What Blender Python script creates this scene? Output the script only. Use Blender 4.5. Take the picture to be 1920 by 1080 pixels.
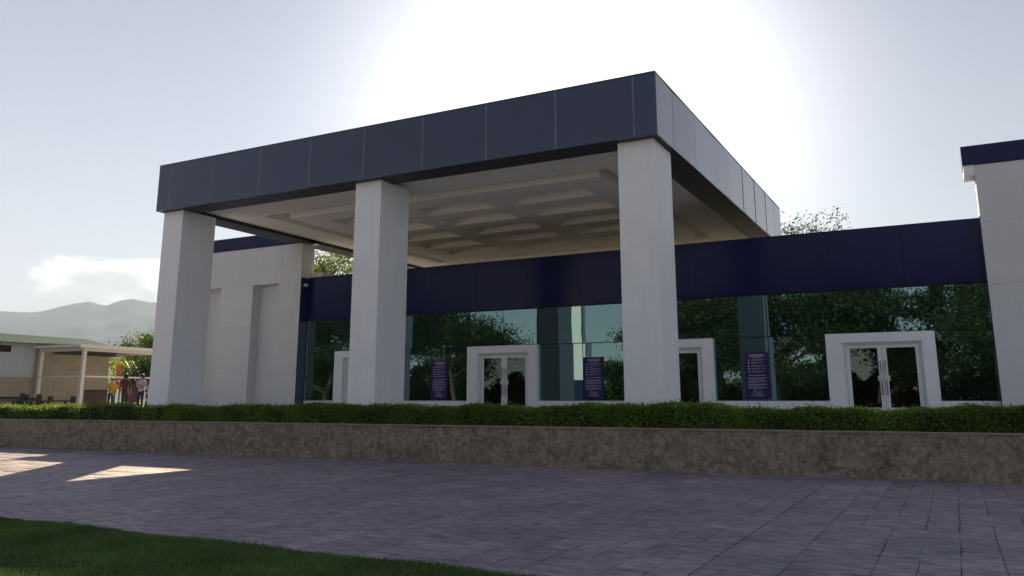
import bpy, bmesh, math, random
import numpy as np
from mathutils import Vector, Matrix, noise
R = math.radians
scene = bpy.context.scene
for o in list(bpy.data.objects): bpy.data.objects.remove(o)
COL = scene.collection
random.seed(7)
RNG = np.random.default_rng(7)

# ------------------------------------------------------------------ camera
YAW, PITCH, EYE = R(27.947), R(11.756), 1.6
FPX = 1528.0                                  # focal length in pixels of the 1920 wide photograph
cam = bpy.data.cameras.new('camera'); cam_o = bpy.data.objects.new('camera', cam); COL.objects.link(cam_o)
cam.sensor_width = 36; cam.lens = FPX / 1920 * 36; cam.shift_y = -108 / 1920
cam.clip_start = 0.05; cam.clip_end = 30000
cam_o.location = (0, 0, EYE); cam_o.rotation_euler = (math.pi / 2 + PITCH, 0, YAW)
scene.camera = cam_o

# ------------------------------------------------------------------ sky, sun, exposure
SUN_AZ, SUN_EL = R(38.5), R(28.0)             # azimuth measured from +y towards -x
SUN_DIR = Vector((-math.sin(SUN_AZ) * math.cos(SUN_EL), math.cos(SUN_AZ) * math.cos(SUN_EL), math.sin(SUN_EL)))
world = bpy.data.worlds.new('World'); scene.world = world; world.use_nodes = True

def build_sky():
    nt = world.node_tree; nt.nodes.clear(); N = nt.nodes.new; L = nt.links.new
    def M(op, a, b=None, c=None):
        n = N('ShaderNodeMath'); n.operation = op
        for i, v in enumerate((a, b, c)):
            if v is None: continue
            if isinstance(v, (int, float)): n.inputs[i].default_value = v
            else: L(v, n.inputs[i])
        return n.outputs[0]
    def ramp(v, a, b, lo=0.0, hi=1.0):
        n = N('ShaderNodeMapRange'); n.interpolation_type = 'SMOOTHSTEP'
        L(v, n.inputs['Value']); n.inputs['From Min'].default_value = a; n.inputs['From Max'].default_value = b
        n.inputs['To Min'].default_value = lo; n.inputs['To Max'].default_value = hi
        return n.outputs['Result']
    out = N('ShaderNodeOutputWorld'); bg = N('ShaderNodeBackground'); L(bg.outputs[0], out.inputs[0])
    sky = N('ShaderNodeTexSky'); sky.sky_type = 'NISHITA'; sky.sun_disc = False
    sky.sun_elevation = SUN_EL; sky.sun_rotation = -SUN_AZ
    sky.altitude = 50; sky.air_density = 1.0; sky.dust_density = 0.0; sky.ozone_density = 1.0
    tc = N('ShaderNodeTexCoord'); d = tc.outputs['Generated']
    nrm = N('ShaderNodeVectorMath'); nrm.operation = 'NORMALIZE'; L(d, nrm.inputs[0]); d = nrm.outputs[0]
    sep = N('ShaderNodeSeparateXYZ'); L(d, sep.inputs[0])
    el = M('ARCSINE', sep.outputs[2]); az = M('ARCTAN2', M('MULTIPLY', sep.outputs[0], -1), sep.outputs[1])
    # bright veil painted into the sky as the sun's glare, aside from the lamp's direction
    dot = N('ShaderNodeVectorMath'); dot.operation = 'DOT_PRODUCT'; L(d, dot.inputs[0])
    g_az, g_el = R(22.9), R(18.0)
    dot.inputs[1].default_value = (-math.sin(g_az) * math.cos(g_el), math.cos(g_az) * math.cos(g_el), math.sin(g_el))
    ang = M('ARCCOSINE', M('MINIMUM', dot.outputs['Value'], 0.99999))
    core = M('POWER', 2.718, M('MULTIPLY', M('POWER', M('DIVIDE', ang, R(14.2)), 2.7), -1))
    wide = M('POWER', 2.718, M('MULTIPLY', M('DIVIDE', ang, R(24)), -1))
    glow = M('ADD', M('MULTIPLY', core, GLOW_CORE), M('MULTIPLY', wide, GLOW_WIDE))
    # cumulus bank low over the mountains
    cv = N('ShaderNodeCombineXYZ'); L(M('MULTIPLY', az, 9.0), cv.inputs[0]); L(M('MULTIPLY', el, 26.0), cv.inputs[1])
    cv.inputs[2].default_value = 3.7
    n1 = N('ShaderNodeTexNoise'); L(cv.outputs[0], n1.inputs['Vector']); n1.inputs['Scale'].default_value = 3.4
    n1.inputs['Detail'].default_value = 7; n1.inputs['Roughness'].default_value = 0.6
    n2 = N('ShaderNodeTexNoise'); L(cv.outputs[0], n2.inputs['Vector']); n2.inputs['Scale'].default_value = 1.5
    n2.inputs['Detail'].default_value = 5
    azw = M('MULTIPLY', ramp(az, R(61.5), R(55.5)), ramp(az, R(36), R(44)))
    top = M('MULTIPLY', ramp(el, R(9.3), R(8.2)), ramp(el, R(4.2), R(5.4)))
    dens = M('ADD', M('MULTIPLY', azw, top), M('MULTIPLY', M('SUBTRACT', n1.outputs[0], 0.5), 1.9))
    cloud = ramp(dens, 0.36, 0.80)
    cloud = M('MULTIPLY', cloud, M('MULTIPLY', ramp(el, R(11.0), R(9.0)), ramp(az, R(64), R(60))))
    shade = ramp(M('ADD', n2.outputs[0], M('MULTIPLY', M('SUBTRACT', el, R(7.2)), 2.6)), 0.40, 0.56, 0.70, 1.0)
    hs = N('ShaderNodeHueSaturation'); hs.inputs['Saturation'].default_value = SKY_SAT; L(sky.outputs[0], hs.inputs['Color'])
    tint = N('ShaderNodeMix'); tint.data_type = 'RGBA'; tint.blend_type = 'MULTIPLY'; tint.inputs[0].default_value = 1.0
    L(hs.outputs[0], tint.inputs['A']); tint.inputs['B'].default_value = (*SKY_TINT, 1)
    sc_ = N('ShaderNodeVectorMath'); sc_.operation = 'SCALE'; L(tint.outputs['Result'], sc_.inputs[0]); sc_.inputs['Scale'].default_value = SKY_STRENGTH
    vv = N('ShaderNodeVectorMath'); vv.operation = 'SCALE'; vv.inputs[0].default_value = (1.0, 0.985, 0.96); L(glow, vv.inputs['Scale'])
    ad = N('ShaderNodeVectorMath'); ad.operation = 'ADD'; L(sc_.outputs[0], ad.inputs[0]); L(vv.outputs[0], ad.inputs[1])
    cc = N('ShaderNodeVectorMath'); cc.operation = 'SCALE'; cc.inputs[0].default_value = (CLOUD, CLOUD * 0.985, CLOUD * 0.94); L(shade, cc.inputs['Scale'])
    mx = N('ShaderNodeMix'); mx.data_type = 'RGBA'; L(M('MULTIPLY', cloud, 0.92), mx.inputs[0])
    L(ad.outputs[0], mx.inputs['A']); L(cc.outputs[0], mx.inputs['B'])
    L(mx.outputs['Result'], bg.inputs[0]); bg.inputs[1].default_value = 1.0

SKY_STRENGTH = 0.05
SKY_SAT = 0.66
SKY_TINT = (0.575, 0.483, 0.462)
GLOW_CORE, GLOW_WIDE, CLOUD = 0.30, 0.042, 0.34
build_sky()
sun = bpy.data.lights.new('sun', 'SUN'); sun.energy = 2.2; sun.angle = R(0.53); sun.color = (1.0, 0.77, 0.50)
sun_o = bpy.data.objects.new('sun', sun); COL.objects.link(sun_o)
sun_o.rotation_euler = (-SUN_DIR).to_track_quat('-Z', 'Y').to_euler(); sun_o.location = SUN_DIR * 60
vs = scene.view_settings
vs.view_transform = 'Standard'; vs.look = 'None'; vs.gamma = 1; vs.use_curve_mapping = False; vs.exposure = 2.15
scene.cycles.use_denoising = True
scene.cycles.max_bounces = 8; scene.cycles.diffuse_bounces = 4; scene.cycles.glossy_bounces = 4
scene.cycles.transparent_max_bounces = 12; scene.cycles.volume_bounces = 1
scene.cycles.sample_clamp_indirect = 4.0

# ------------------------------------------------------------------ helpers
def mesh_arrays(name, V, F):
    V = np.asarray(V, dtype=np.float32); F = np.asarray(F, dtype=np.int32)
    me = bpy.data.meshes.new(name); k = F.shape[1]
    me.vertices.add(len(V)); me.vertices.foreach_set('co', V.ravel())
    me.loops.add(F.size); me.loops.foreach_set('vertex_index', F.ravel())
    me.polygons.add(len(F)); me.polygons.foreach_set('loop_start', np.arange(0, F.size, k, dtype=np.int32))
    me.polygons.foreach_set('loop_total', np.full(len(F), k, dtype=np.int32))
    me.update(calc_edges=True); me.validate()
    return me

def link(name, me, mat=None, parent=None):
    o = bpy.data.objects.new(name, me); COL.objects.link(o)
    if mat is not None and me is not None: me.materials.append(mat)
    if parent is not None: o.parent = parent
    return o

def tag(o, label=None, cat=None, group=None, kind=None):
    if label: o['label'] = label
    if cat: o['category'] = cat
    if group: o['group'] = group
    if kind: o['kind'] = kind
    return o

def thing(name, loc, label, cat, group=None):
    o = bpy.data.objects.new(name, None); COL.objects.link(o); o.location = loc; o.empty_display_size = 0.2
    return tag(o, label, cat, group)

def org(parent):
    p = Vector((0, 0, 0))
    while parent is not None: p += parent.location; parent = parent.parent
    return p

def to_obj(name, bm, mat, parent=None, smooth=False):
    """bm in world coordinates; stored relative to the parent's base"""
    off = org(parent)
    if off.length: bmesh.ops.translate(bm, vec=-off, verts=bm.verts)
    me = bpy.data.meshes.new(name); bm.to_mesh(me); bm.free()
    if smooth:
        for p in me.polygons: p.use_smooth = True
    return link(name, me, mat, parent)

def add_box(bm, x0, x1, y0, y1, z0, z1, bevel=0.0):
    v = [bm.verts.new(p) for p in ((x0, y0, z0), (x1, y0, z0), (x1, y1, z0), (x0, y1, z0), (x0, y0, z1), (x1, y0, z1), (x1, y1, z1), (x0, y1, z1))]
    fs = [bm.faces.new([v[i] for i in q]) for q in ((3, 2, 1, 0), (4, 5, 6, 7), (0, 1, 5, 4), (1, 2, 6, 5), (2, 3, 7, 6), (3, 0, 4, 7))]
    if bevel:
        es = list({e for f in fs for e in f.edges})
        bmesh.ops.bevel(bm, geom=es, offset=bevel, segments=1, affect='EDGES')

def box(name, x0, x1, y0, y1, z0, z1, mat, parent=None, bevel=0.0):
    bm = bmesh.new(); add_box(bm, x0, x1, y0, y1, z0, z1, bevel); return to_obj(name, bm, mat, parent)

def warp(o, axis, amt):
    """lean one edge of a panel a few millimetres, as cladding does"""
    co = [v.co for v in o.data.vertices]; k = 0 if axis == 1 else 1
    lo, hi = min(c[k] for c in co), max(c[k] for c in co)
    for c in co: c[axis] += amt * ((c[k] - lo) / (hi - lo) - 0.5)

def add_tube(bm, pts, radii, seg=8, cap=True):
    rings = []
    n = len(pts); pts = [Vector(p) for p in pts]
    for i, p in enumerate(pts):
        t = (pts[min(i + 1, n - 1)] - pts[max(i - 1, 0)]).normalized()
        a = t.orthogonal().normalized(); b = t.cross(a)
        rings.append([bm.verts.new(p + (a * math.cos(2 * math.pi * k / seg) + b * math.sin(2 * math.pi * k / seg)) * radii[i]) for k in range(seg)])
    # untwist consecutive rings
    for i in range(n - 1):
        A, B = rings[i], rings[i + 1]
        s = min(range(seg), key=lambda s: (A[0].co - B[s].co).length_squared)
        o1 = sum((A[k].co - B[(s + k) % seg].co).length for k in range(seg)); o2 = sum((A[k].co - B[(s - k) % seg].co).length for k in range(seg))
        rings[i + 1] = [B[(s + k) % seg] if o1 <= o2 else B[(s - k) % seg] for k in range(seg)]
        B = rings[i + 1]
        for k in range(seg): bm.faces.new((A[k], A[(k + 1) % seg], B[(k + 1) % seg], B[k]))
    if cap:
        bm.faces.new(list(reversed(rings[0]))); bm.faces.new(rings[-1])

def tube(name, pts, r, mat, parent=None, seg=10):
    bm = bmesh.new(); add_tube(bm, pts, [r] * len(pts) if not isinstance(r, (list, tuple)) else r, seg)
    bmesh.ops.recalc_face_normals(bm, faces=bm.faces)
    return to_obj(name, bm, mat, parent, smooth=True)

# ------------------------------------------------------------------ materials
MATS = {}
def mat(name, base, rough=0.6, spec=0.5, metallic=0.0, var=0.0, var_scale=3.0, bump=0.0, bump_scale=30.0, island=0.0, coat=0.0, streak=0.0, dirt=None):
    """Principled material with procedural colour variation, grain and optional per-piece variation"""
    m = bpy.data.materials.new(name); m.use_nodes = True; nt = m.node_tree; N = nt.nodes.new; L = nt.links.new
    p = nt.nodes['Principled BSDF']; p.inputs['Roughness'].default_value = rough; p.inputs['Metallic'].default_value = metallic
    p.inputs['Specular IOR Level'].default_value = spec; p.inputs['Coat Weight'].default_value = coat
    p.inputs['Coat Roughness'].default_value = 0.1
    col = N('ShaderNodeRGB'); col.outputs[0].default_value = (*base, 1); c = col.outputs[0]
    tc = N('ShaderNodeTexCoord'); geo = N('ShaderNodeNewGeometry'); pos = geo.outputs['Position']
    fac = None
    def addf(sock, amt):
        nonlocal fac
        mr = N('ShaderNodeMapRange'); L(sock, mr.inputs[0]); mr.inputs[1].default_value = 0.25; mr.inputs[2].default_value = 0.75
        mr.inputs[3].default_value = 1 - amt; mr.inputs[4].default_value = 1 + amt
        if fac is None: fac = mr.outputs[0]
        else:
            mm = N('ShaderNodeMath'); mm.operation = 'MULTIPLY'; L(fac, mm.inputs[0]); L(mr.outputs[0], mm.inputs[1]); fac = mm.outputs[0]
    if var:
        n = N('ShaderNodeTexNoise'); L(pos, n.inputs['Vector']); n.inputs['Scale'].default_value = var_scale; n.inputs['Detail'].default_value = 6; n.inputs['Roughness'].default_value = 0.62
        addf(n.outputs[0], var)
    if streak:
        mp = N('ShaderNodeMapping'); L(pos, mp.inputs[0]); mp.inputs['Scale'].default_value = (5, 5, 0.35)
        n = N('ShaderNodeTexNoise'); L(mp.outputs[0], n.inputs['Vector']); n.inputs['Scale'].default_value = 1.3; n.inputs['Detail'].default_value = 5
        addf(n.outputs[0], streak)
    if island:
        oi = N('ShaderNodeObjectInfo'); a = N('ShaderNodeMath'); a.operation = 'ADD'; L(geo.outputs['Random Per Island'], a.inputs[0]); L(oi.outputs['Random'], a.inputs[1])
        f = N('ShaderNodeMath'); f.operation = 'FRACT'; L(a.outputs[0], f.inputs[0])
        mr = N('ShaderNodeMapRange'); L(f.outputs[0], mr.inputs[0]); mr.inputs[3].default_value = 1 - island; mr.inputs[4].default_value = 1 + island
        if fac is None: fac = mr.outputs[0]
        else:
            mm = N('ShaderNodeMath'); mm.operation = 'MULTIPLY'; L(fac, mm.inputs[0]); L(mr.outputs[0], mm.inputs[1]); fac = mm.outputs[0]
    if dirt:
        n = N('ShaderNodeTexNoise'); L(pos, n.inputs['Vector']); n.inputs['Scale'].default_value = dirt[1]; n.inputs['Detail'].default_value = 8; n.inputs['Roughness'].default_value = 0.7
        mr = N('ShaderNodeMapRange'); L(n.outputs[0], mr.inputs[0]); mr.inputs[1].default_value = 0.45; mr.inputs[2].default_value = 0.7; mr.inputs[4].default_value = dirt[2]
        mx = N('ShaderNodeMix'); mx.data_type = 'RGBA'; L(mr.outputs[0], mx.inputs[0]); L(c, mx.inputs['A']); mx.inputs['B'].default_value = (*dirt[0], 1); c = mx.outputs['Result']
    if fac is not None:
        sc_ = N('ShaderNodeVectorMath'); sc_.operation = 'SCALE'; L(c, sc_.inputs[0]); L(fac, sc_.inputs['Scale']); c = sc_.outputs[0]
    L(c, p.inputs['Base Color'])
    if bump:
        n = N('ShaderNodeTexNoise'); L(pos, n.inputs['Vector']); n.inputs['Scale'].default_value = bump_scale; n.inputs['Detail'].default_value = 6
        b = N('ShaderNodeBump'); b.inputs['Strength'].default_value = min(1.0, bump * 20); b.inputs['Distance'].default_value = bump
        L(n.outputs[0], b.inputs['Height']); L(b.outputs[0], p.inputs['Normal'])
    MATS[name] = m
    return m

def leaf_mat(name, c1, c2, trans=0.5, rough=0.5):
    m = bpy.data.materials.new(name); m.use_nodes = True; nt = m.node_tree; N = nt.nodes.new; L = nt.links.new
    p = nt.nodes['Principled BSDF']; p.inputs['Roughness'].default_value = rough; p.inputs['Specular IOR Level'].default_value = 0.35
    geo = N('ShaderNodeNewGeometry'); mx = N('ShaderNodeMix'); mx.data_type = 'RGBA'; L(geo.outputs['Random Per Island'], mx.inputs[0])
    mx.inputs['A'].default_value = (*c1, 1); mx.inputs['B'].default_value = (*c2, 1)
    n = N('ShaderNodeTexNoise'); L(geo.outputs['Position'], n.inputs['Vector']); n.inputs['Scale'].default_value = 1.1; n.inputs['Detail'].default_value = 3
    mr = N('ShaderNodeMapRange'); L(n.outputs[0], mr.inputs[0]); mr.inputs[1].default_value = 0.3; mr.inputs[2].default_value = 0.7; mr.inputs[3].default_value = 0.65; mr.inputs[4].default_value = 1.35
    s = N('ShaderNodeVectorMath'); s.operation = 'SCALE'; L(mx.outputs['Result'], s.inputs[0]); L(mr.outputs[0], s.inputs['Scale'])
    L(s.outputs[0], p.inputs['Base Color'])
    tr = N('ShaderNodeBsdfTranslucent'); t2 = N('ShaderNodeVectorMath'); t2.operation = 'MULTIPLY'; L(s.outputs[0], t2.inputs[0]); t2.inputs[1].default_value = (1.5, 1.7, 0.7); L(t2.outputs[0], tr.inputs[0])
    ms = N('ShaderNodeMixShader'); ms.inputs[0].default_value = trans; L(p.outputs[0], ms.inputs[1]); L(tr.outputs[0], ms.inputs[2])
    L(ms.outputs[0], nt.nodes['Material Output'].inputs[0]); MATS[name] = m
    return m

def glass_mat(name, tr_col, gl_col, f0=0.22):
    m = bpy.data.materials.new(name); m.use_nodes = True; nt = m.node_tree; nt.nodes.clear(); N = nt.nodes.new; L = nt.links.new
    out = N('ShaderNodeOutputMaterial'); t = N('ShaderNodeBsdfTransparent'); t.inputs[0].default_value = (*tr_col, 1)
    g = N('ShaderNodeBsdfGlossy'); g.inputs[0].default_value = (*gl_col, 1); g.inputs['Roughness'].default_value = 0.012
    geo = N('ShaderNodeNewGeometry')
    n = N('ShaderNodeTexNoise'); L(geo.outputs['Position'], n.inputs['Vector']); n.inputs['Scale'].default_value = 0.9; n.inputs['Detail'].default_value = 1
    b = N('ShaderNodeBump'); b.inputs['Strength'].default_value = 1.0; b.inputs['Distance'].default_value = 0.0016; L(n.outputs[0], b.inputs['Height']); L(b.outputs[0], g.inputs['Normal'])
    lw = N('ShaderNodeFresnel'); lw.inputs['IOR'].default_value = 1.5
    mr = N('ShaderNodeMapRange'); L(lw.outputs[0], mr.inputs[0]); mr.inputs[3].default_value = f0; mr.inputs[4].default_value = 1.0
    ms = N('ShaderNodeMixShader'); L(mr.outputs[0], ms.inputs[0]); L(t.outputs[0], ms.inputs[1]); L(g.outputs[0], ms.inputs[2]); L(ms.outputs[0], out.inputs[0])
    MATS[name] = m
    return m

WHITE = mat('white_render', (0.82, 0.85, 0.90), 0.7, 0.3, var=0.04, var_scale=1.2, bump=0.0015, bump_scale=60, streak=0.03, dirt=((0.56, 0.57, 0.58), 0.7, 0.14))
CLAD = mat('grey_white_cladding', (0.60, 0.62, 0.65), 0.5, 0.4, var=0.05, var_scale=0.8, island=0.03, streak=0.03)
TRIM = mat('white_door_paint', (0.74, 0.76, 0.78), 0.4, 0.5, var=0.03, var_scale=4)
NAVY = mat('indigo_panel', (0.006, 0.007, 0.066), 0.18, 0.20, var=0.08, var_scale=0.7, island=0.05)
FASCIA = mat('slate_navy_panel', (0.010, 0.021, 0.080), 0.22, 0.45, metallic=0.0, var=0.10, var_scale=0.6, island=0.10, coat=0.6, streak=0.06)
FLANGE = mat('dark_flange_paint', (0.016, 0.018, 0.028), 0.5, 0.4, var=0.05)
SEAM = mat('pale_seam', (0.30, 0.32, 0.36), 0.6, var=0.1)
DARKGAP = mat('dark_backing', (0.01, 0.011, 0.014), 0.8, var=0.1)
CREAM = mat('cream_soffit', (0.88, 0.85, 0.79), 0.8, 0.2, var=0.04, var_scale=0.9, bump=0.0008, bump_scale=80)
GLASS = glass_mat('teal_tinted_glass', (0.18, 0.32, 0.33), (0.60, 0.93, 0.96), 0.24)
DOORGLASS = glass_mat('dark_door_glass', (0.06, 0.10, 0.10), (0.50, 0.66, 0.64), 0.10)
STEEL = mat('brushed_steel', (0.55, 0.55, 0.55), 0.3, metallic=1.0, var=0.08)
PAVE = None
MORTAR = mat('joint_mortar', (0.125, 0.108, 0.140), 0.95, 0.2, var=0.7, var_scale=1.6)
WALLBROWN = mat('brown_rough_render', (0.285, 0.235, 0.185), 0.95, 0.15, var=0.55, var_scale=11, bump=0.016, bump_scale=20, dirt=((0.095, 0.085, 0.07), 2.6, 0.7), streak=0.12)
CAPM = mat('wall_cap_render', (0.30, 0.25, 0.20), 0.9, 0.2, var=0.2, var_scale=6, bump=0.003, bump_scale=40)
SOIL = mat('soil', (0.09, 0.065, 0.045), 0.95, 0.1, var=0.4, var_scale=8, bump=0.01, bump_scale=30)
TERR = mat('terrace_tile', (0.46, 0.45, 0.44), 0.5, var=0.12, var_scale=2, bump=0.002)
GROUND = mat('dry_grass_ground', (0.10, 0.11, 0.05), 0.95, 0.1, var=0.35, var_scale=0.3, bump=0.02, bump_scale=8)
TURF = mat('turf_soil', (0.040, 0.060, 0.026), 0.95, 0.1, var=0.35, var_scale=6, bump=0.01, bump_scale=40)
GRASS = leaf_mat('turf_blades', (0.045, 0.105, 0.034), (0.130, 0.200, 0.060), 0.25, 0.6)
HEDGE = leaf_mat('hedge_leaves', (0.045, 0.110, 0.020), (0.210, 0.310, 0.045), 0.38, 0.45)
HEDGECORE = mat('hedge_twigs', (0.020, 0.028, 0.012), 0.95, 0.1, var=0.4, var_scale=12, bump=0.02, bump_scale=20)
LEAF_A = leaf_mat('tree_leaves_dark', (0.020, 0.050, 0.014), (0.060, 0.100, 0.025), 0.35)
LEAF_D = leaf_mat('tree_leaves_deep', (0.014, 0.034, 0.012), (0.045, 0.075, 0.022), 0.3)
LEAF_B = leaf_mat('tree_leaves_mid', (0.035, 0.070, 0.016), (0.090, 0.130, 0.030), 0.4)
LEAF_C = leaf_mat('tree_leaves_olive', (0.075, 0.100, 0.020), (0.150, 0.170, 0.035), 0.5)
BARK = mat('bark', (0.12, 0.095, 0.07), 0.95, 0.1, var=0.3, var_scale=6, bump=0.02, bump_scale=14)
ROOFD = mat('dark_roof_membrane', (0.05, 0.05, 0.05), 0.9, var=0.2)
INTW = mat('interior_wall_paint', (0.30, 0.30, 0.30), 0.8, var=0.04)
INTF = mat('interior_floor', (0.16, 0.15, 0.14), 0.35, var=0.08)

def paving_material():
    m = bpy.data.materials.new('stamped_concrete'); m.use_nodes = True; nt = m.node_tree; N = nt.nodes.new; L = nt.links.new
    p = nt.nodes['Principled BSDF']; p.inputs['Roughness'].default_value = 0.62; p.inputs['Specular IOR Level'].default_value = 0.35
    geo = N('ShaderNodeNewGeometry'); oi = N('ShaderNodeObjectInfo'); a = N('ShaderNodeMath'); a.operation = 'ADD'
    L(geo.outputs['Random Per Island'], a.inputs[0]); L(oi.outputs['Random'], a.inputs[1])
    f = N('ShaderNodeMath'); f.operation = 'FRACT'; L(a.outputs[0], f.inputs[0])
    n1 = N('ShaderNodeTexNoise'); L(geo.outputs['Position'], n1.inputs['Vector']); n1.inputs['Scale'].default_value = 0.8; n1.inputs['Detail'].default_value = 7; n1.inputs['Roughness'].default_value = 0.6
    mp = N('ShaderNodeMapping'); L(geo.outputs['Position'], mp.inputs[0]); mp.inputs['Scale'].default_value = (1.2, 3.0, 1)
    n2 = N('ShaderNodeTexNoise'); L(mp.outputs[0], n2.inputs['Vector']); n2.inputs['Scale'].default_value = 2.6; n2.inputs['Detail'].default_value = 8; n2.inputs['Roughness'].default_value = 0.68
    cr = N('ShaderNodeValToRGB'); L(n1.outputs[0], cr.inputs[0]); e = cr.color_ramp.elements
    e[0].position = 0.32; e[0].color = (0.178, 0.178, 0.228, 1); e[1].position = 0.68; e[1].color = (0.300, 0.245, 0.285, 1)
    x = cr.color_ramp.elements.new(0.5); x.color = (0.238, 0.198, 0.248, 1)
    def mr(s, a0, a1, lo, hi):
        k = N('ShaderNodeMapRange'); L(s, k.inputs[0]); k.inputs[1].default_value = a0; k.inputs[2].default_value = a1; k.inputs[3].default_value = lo; k.inputs[4].default_value = hi
        return k.outputs[0]
    mm = N('ShaderNodeMath'); mm.operation = 'MULTIPLY'; L(mr(f.outputs[0], 0, 1, 0.88, 1.12), mm.inputs[0]); L(mr(n2.outputs[0], 0.34, 0.66, 0.52, 1.45), mm.inputs[1])
    s = N('ShaderNodeVectorMath'); s.operation = 'SCALE'; L(cr.outputs[0], s.inputs[0]); L(mm.outputs[0], s.inputs['Scale']); L(s.outputs[0], p.inputs['Base Color'])
    b = N('ShaderNodeBump'); b.inputs['Strength'].default_value = 0.9; b.inputs['Distance'].default_value = 0.03; L(n2.outputs[0], b.inputs['Height']); L(b.outputs[0], p.inputs['Normal'])
    return m
PAVE = paving_material()

# ------------------------------------------------------------------ projection helper (which pieces show largest in view)
_F = Vector((-math.sin(YAW) * math.cos(PITCH), math.cos(YAW) * math.cos(PITCH), math.sin(PITCH)))
_R = Vector((math.cos(YAW), math.sin(YAW), 0)); _U = _R.cross(_F)
def pix(p):
    d = Vector(p) - Vector((0, 0, EYE)); w = d.dot(_F)
    if w < 0.1: return None
    return 960 + FPX * d.dot(_R) / w, 432 - FPX * d.dot(_U) / w, w

# ------------------------------------------------------------------ ground and terrain
FLOOR = 1.15
def wall_y(x): return 19.12 + 0.0555 * x
gm = bmesh.new()
gv = [gm.verts.new(p) for p in ((-12000, -6000, -0.09), (12000, -6000, -0.09), (12000, 14000, -0.09), (-12000, 14000, -0.09))]; gm.faces.new(gv)
tag(to_obj('ground', gm, GROUND), kind='structure')
# terrace on which the building stands
tb = bmesh.new()
tv = [(-75, wall_y(-75) + 0.9), (60, wall_y(60) + 0.9), (60, 75), (-75, 75)]
b0 = [tb.verts.new((x, y, -0.08)) for x, y in tv]; b1 = [tb.verts.new((x, y, FLOOR)) for x, y in tv]
tb.faces.new(b1)
for i in range(4): tb.faces.new((b0[i], b0[(i + 1) % 4], b1[(i + 1) % 4], b1[i]))
tag(to_obj('terrace', tb, TERR), kind='structure')

# mountains far to the left: polar height field, ridge about 6 km away
def mountain():
    prof = [(75, 3.0), (70, 3.6), (66, 4.0), (63.2, 4.5), (61.7, 4.9), (60.1, 5.2), (58.5, 5.25), (57.7, 5.44), (56.8, 5.72), (55.95, 5.96), (55.4, 6.12), (54.9, 5.98), (54.4, 5.91), (54.1, 6.06), (53.5, 6.26), (53.0, 6.35), (52.3, 6.23), (51.5, 6.19), (49, 5.9), (46, 5.2), (42, 4.3), (36, 3.4), (28, 2.6), (20, 2.0), (8, 1.2), (-6, 0.5)]
    pa = np.array([p[0] for p in prof][::-1]); pe = np.array([p[1] for p in prof][::-1])
    azs = np.linspace(-6, 75, 420); rs = np.linspace(3200, 8200, 60); ridge = 6000.0
    V = []; F = []
    for r in rs:
        t = (r - 3200) / (ridge - 3200) if r < ridge else 1 - (r - ridge) / 2200 * 0.7
        t = max(t, 0) ** 1.35
        for a in azs:
            h = math.tan(R(float(np.interp(a, pa, pe)))) * ridge
            x = -math.sin(R(a)) * r; y = math.cos(R(a)) * r
            k = noise.fractal(Vector((x / 900, y / 900, 0.3)), 1.0, 2.1, 5)
            z = h * t * (1 + 0.22 * k * (1 - t) * 2) + 22 * noise.fractal(Vector((x / 220, y / 220, 1.3)), 1.0, 2.0, 3) * (0.35 + (1 - t)) * min(1, t * 4)
            V.append((x, y, z - 4))
    na = len(azs)
    for i in range(len(rs) - 1):
        for j in range(na - 1):
            a = i * na + j; F.append((a, a + 1, a + na + 1, a + na))
    me = mesh_arrays('mountain', V, F)
    for p in me.polygons: p.use_smooth = True
    m = mat('forest_slope', (0.022, 0.032, 0.034), 0.95, 0.05, var=0.3, var_scale=0.004)
    tag(link('mountain', me, m), kind='structure')
mountain()

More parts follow.
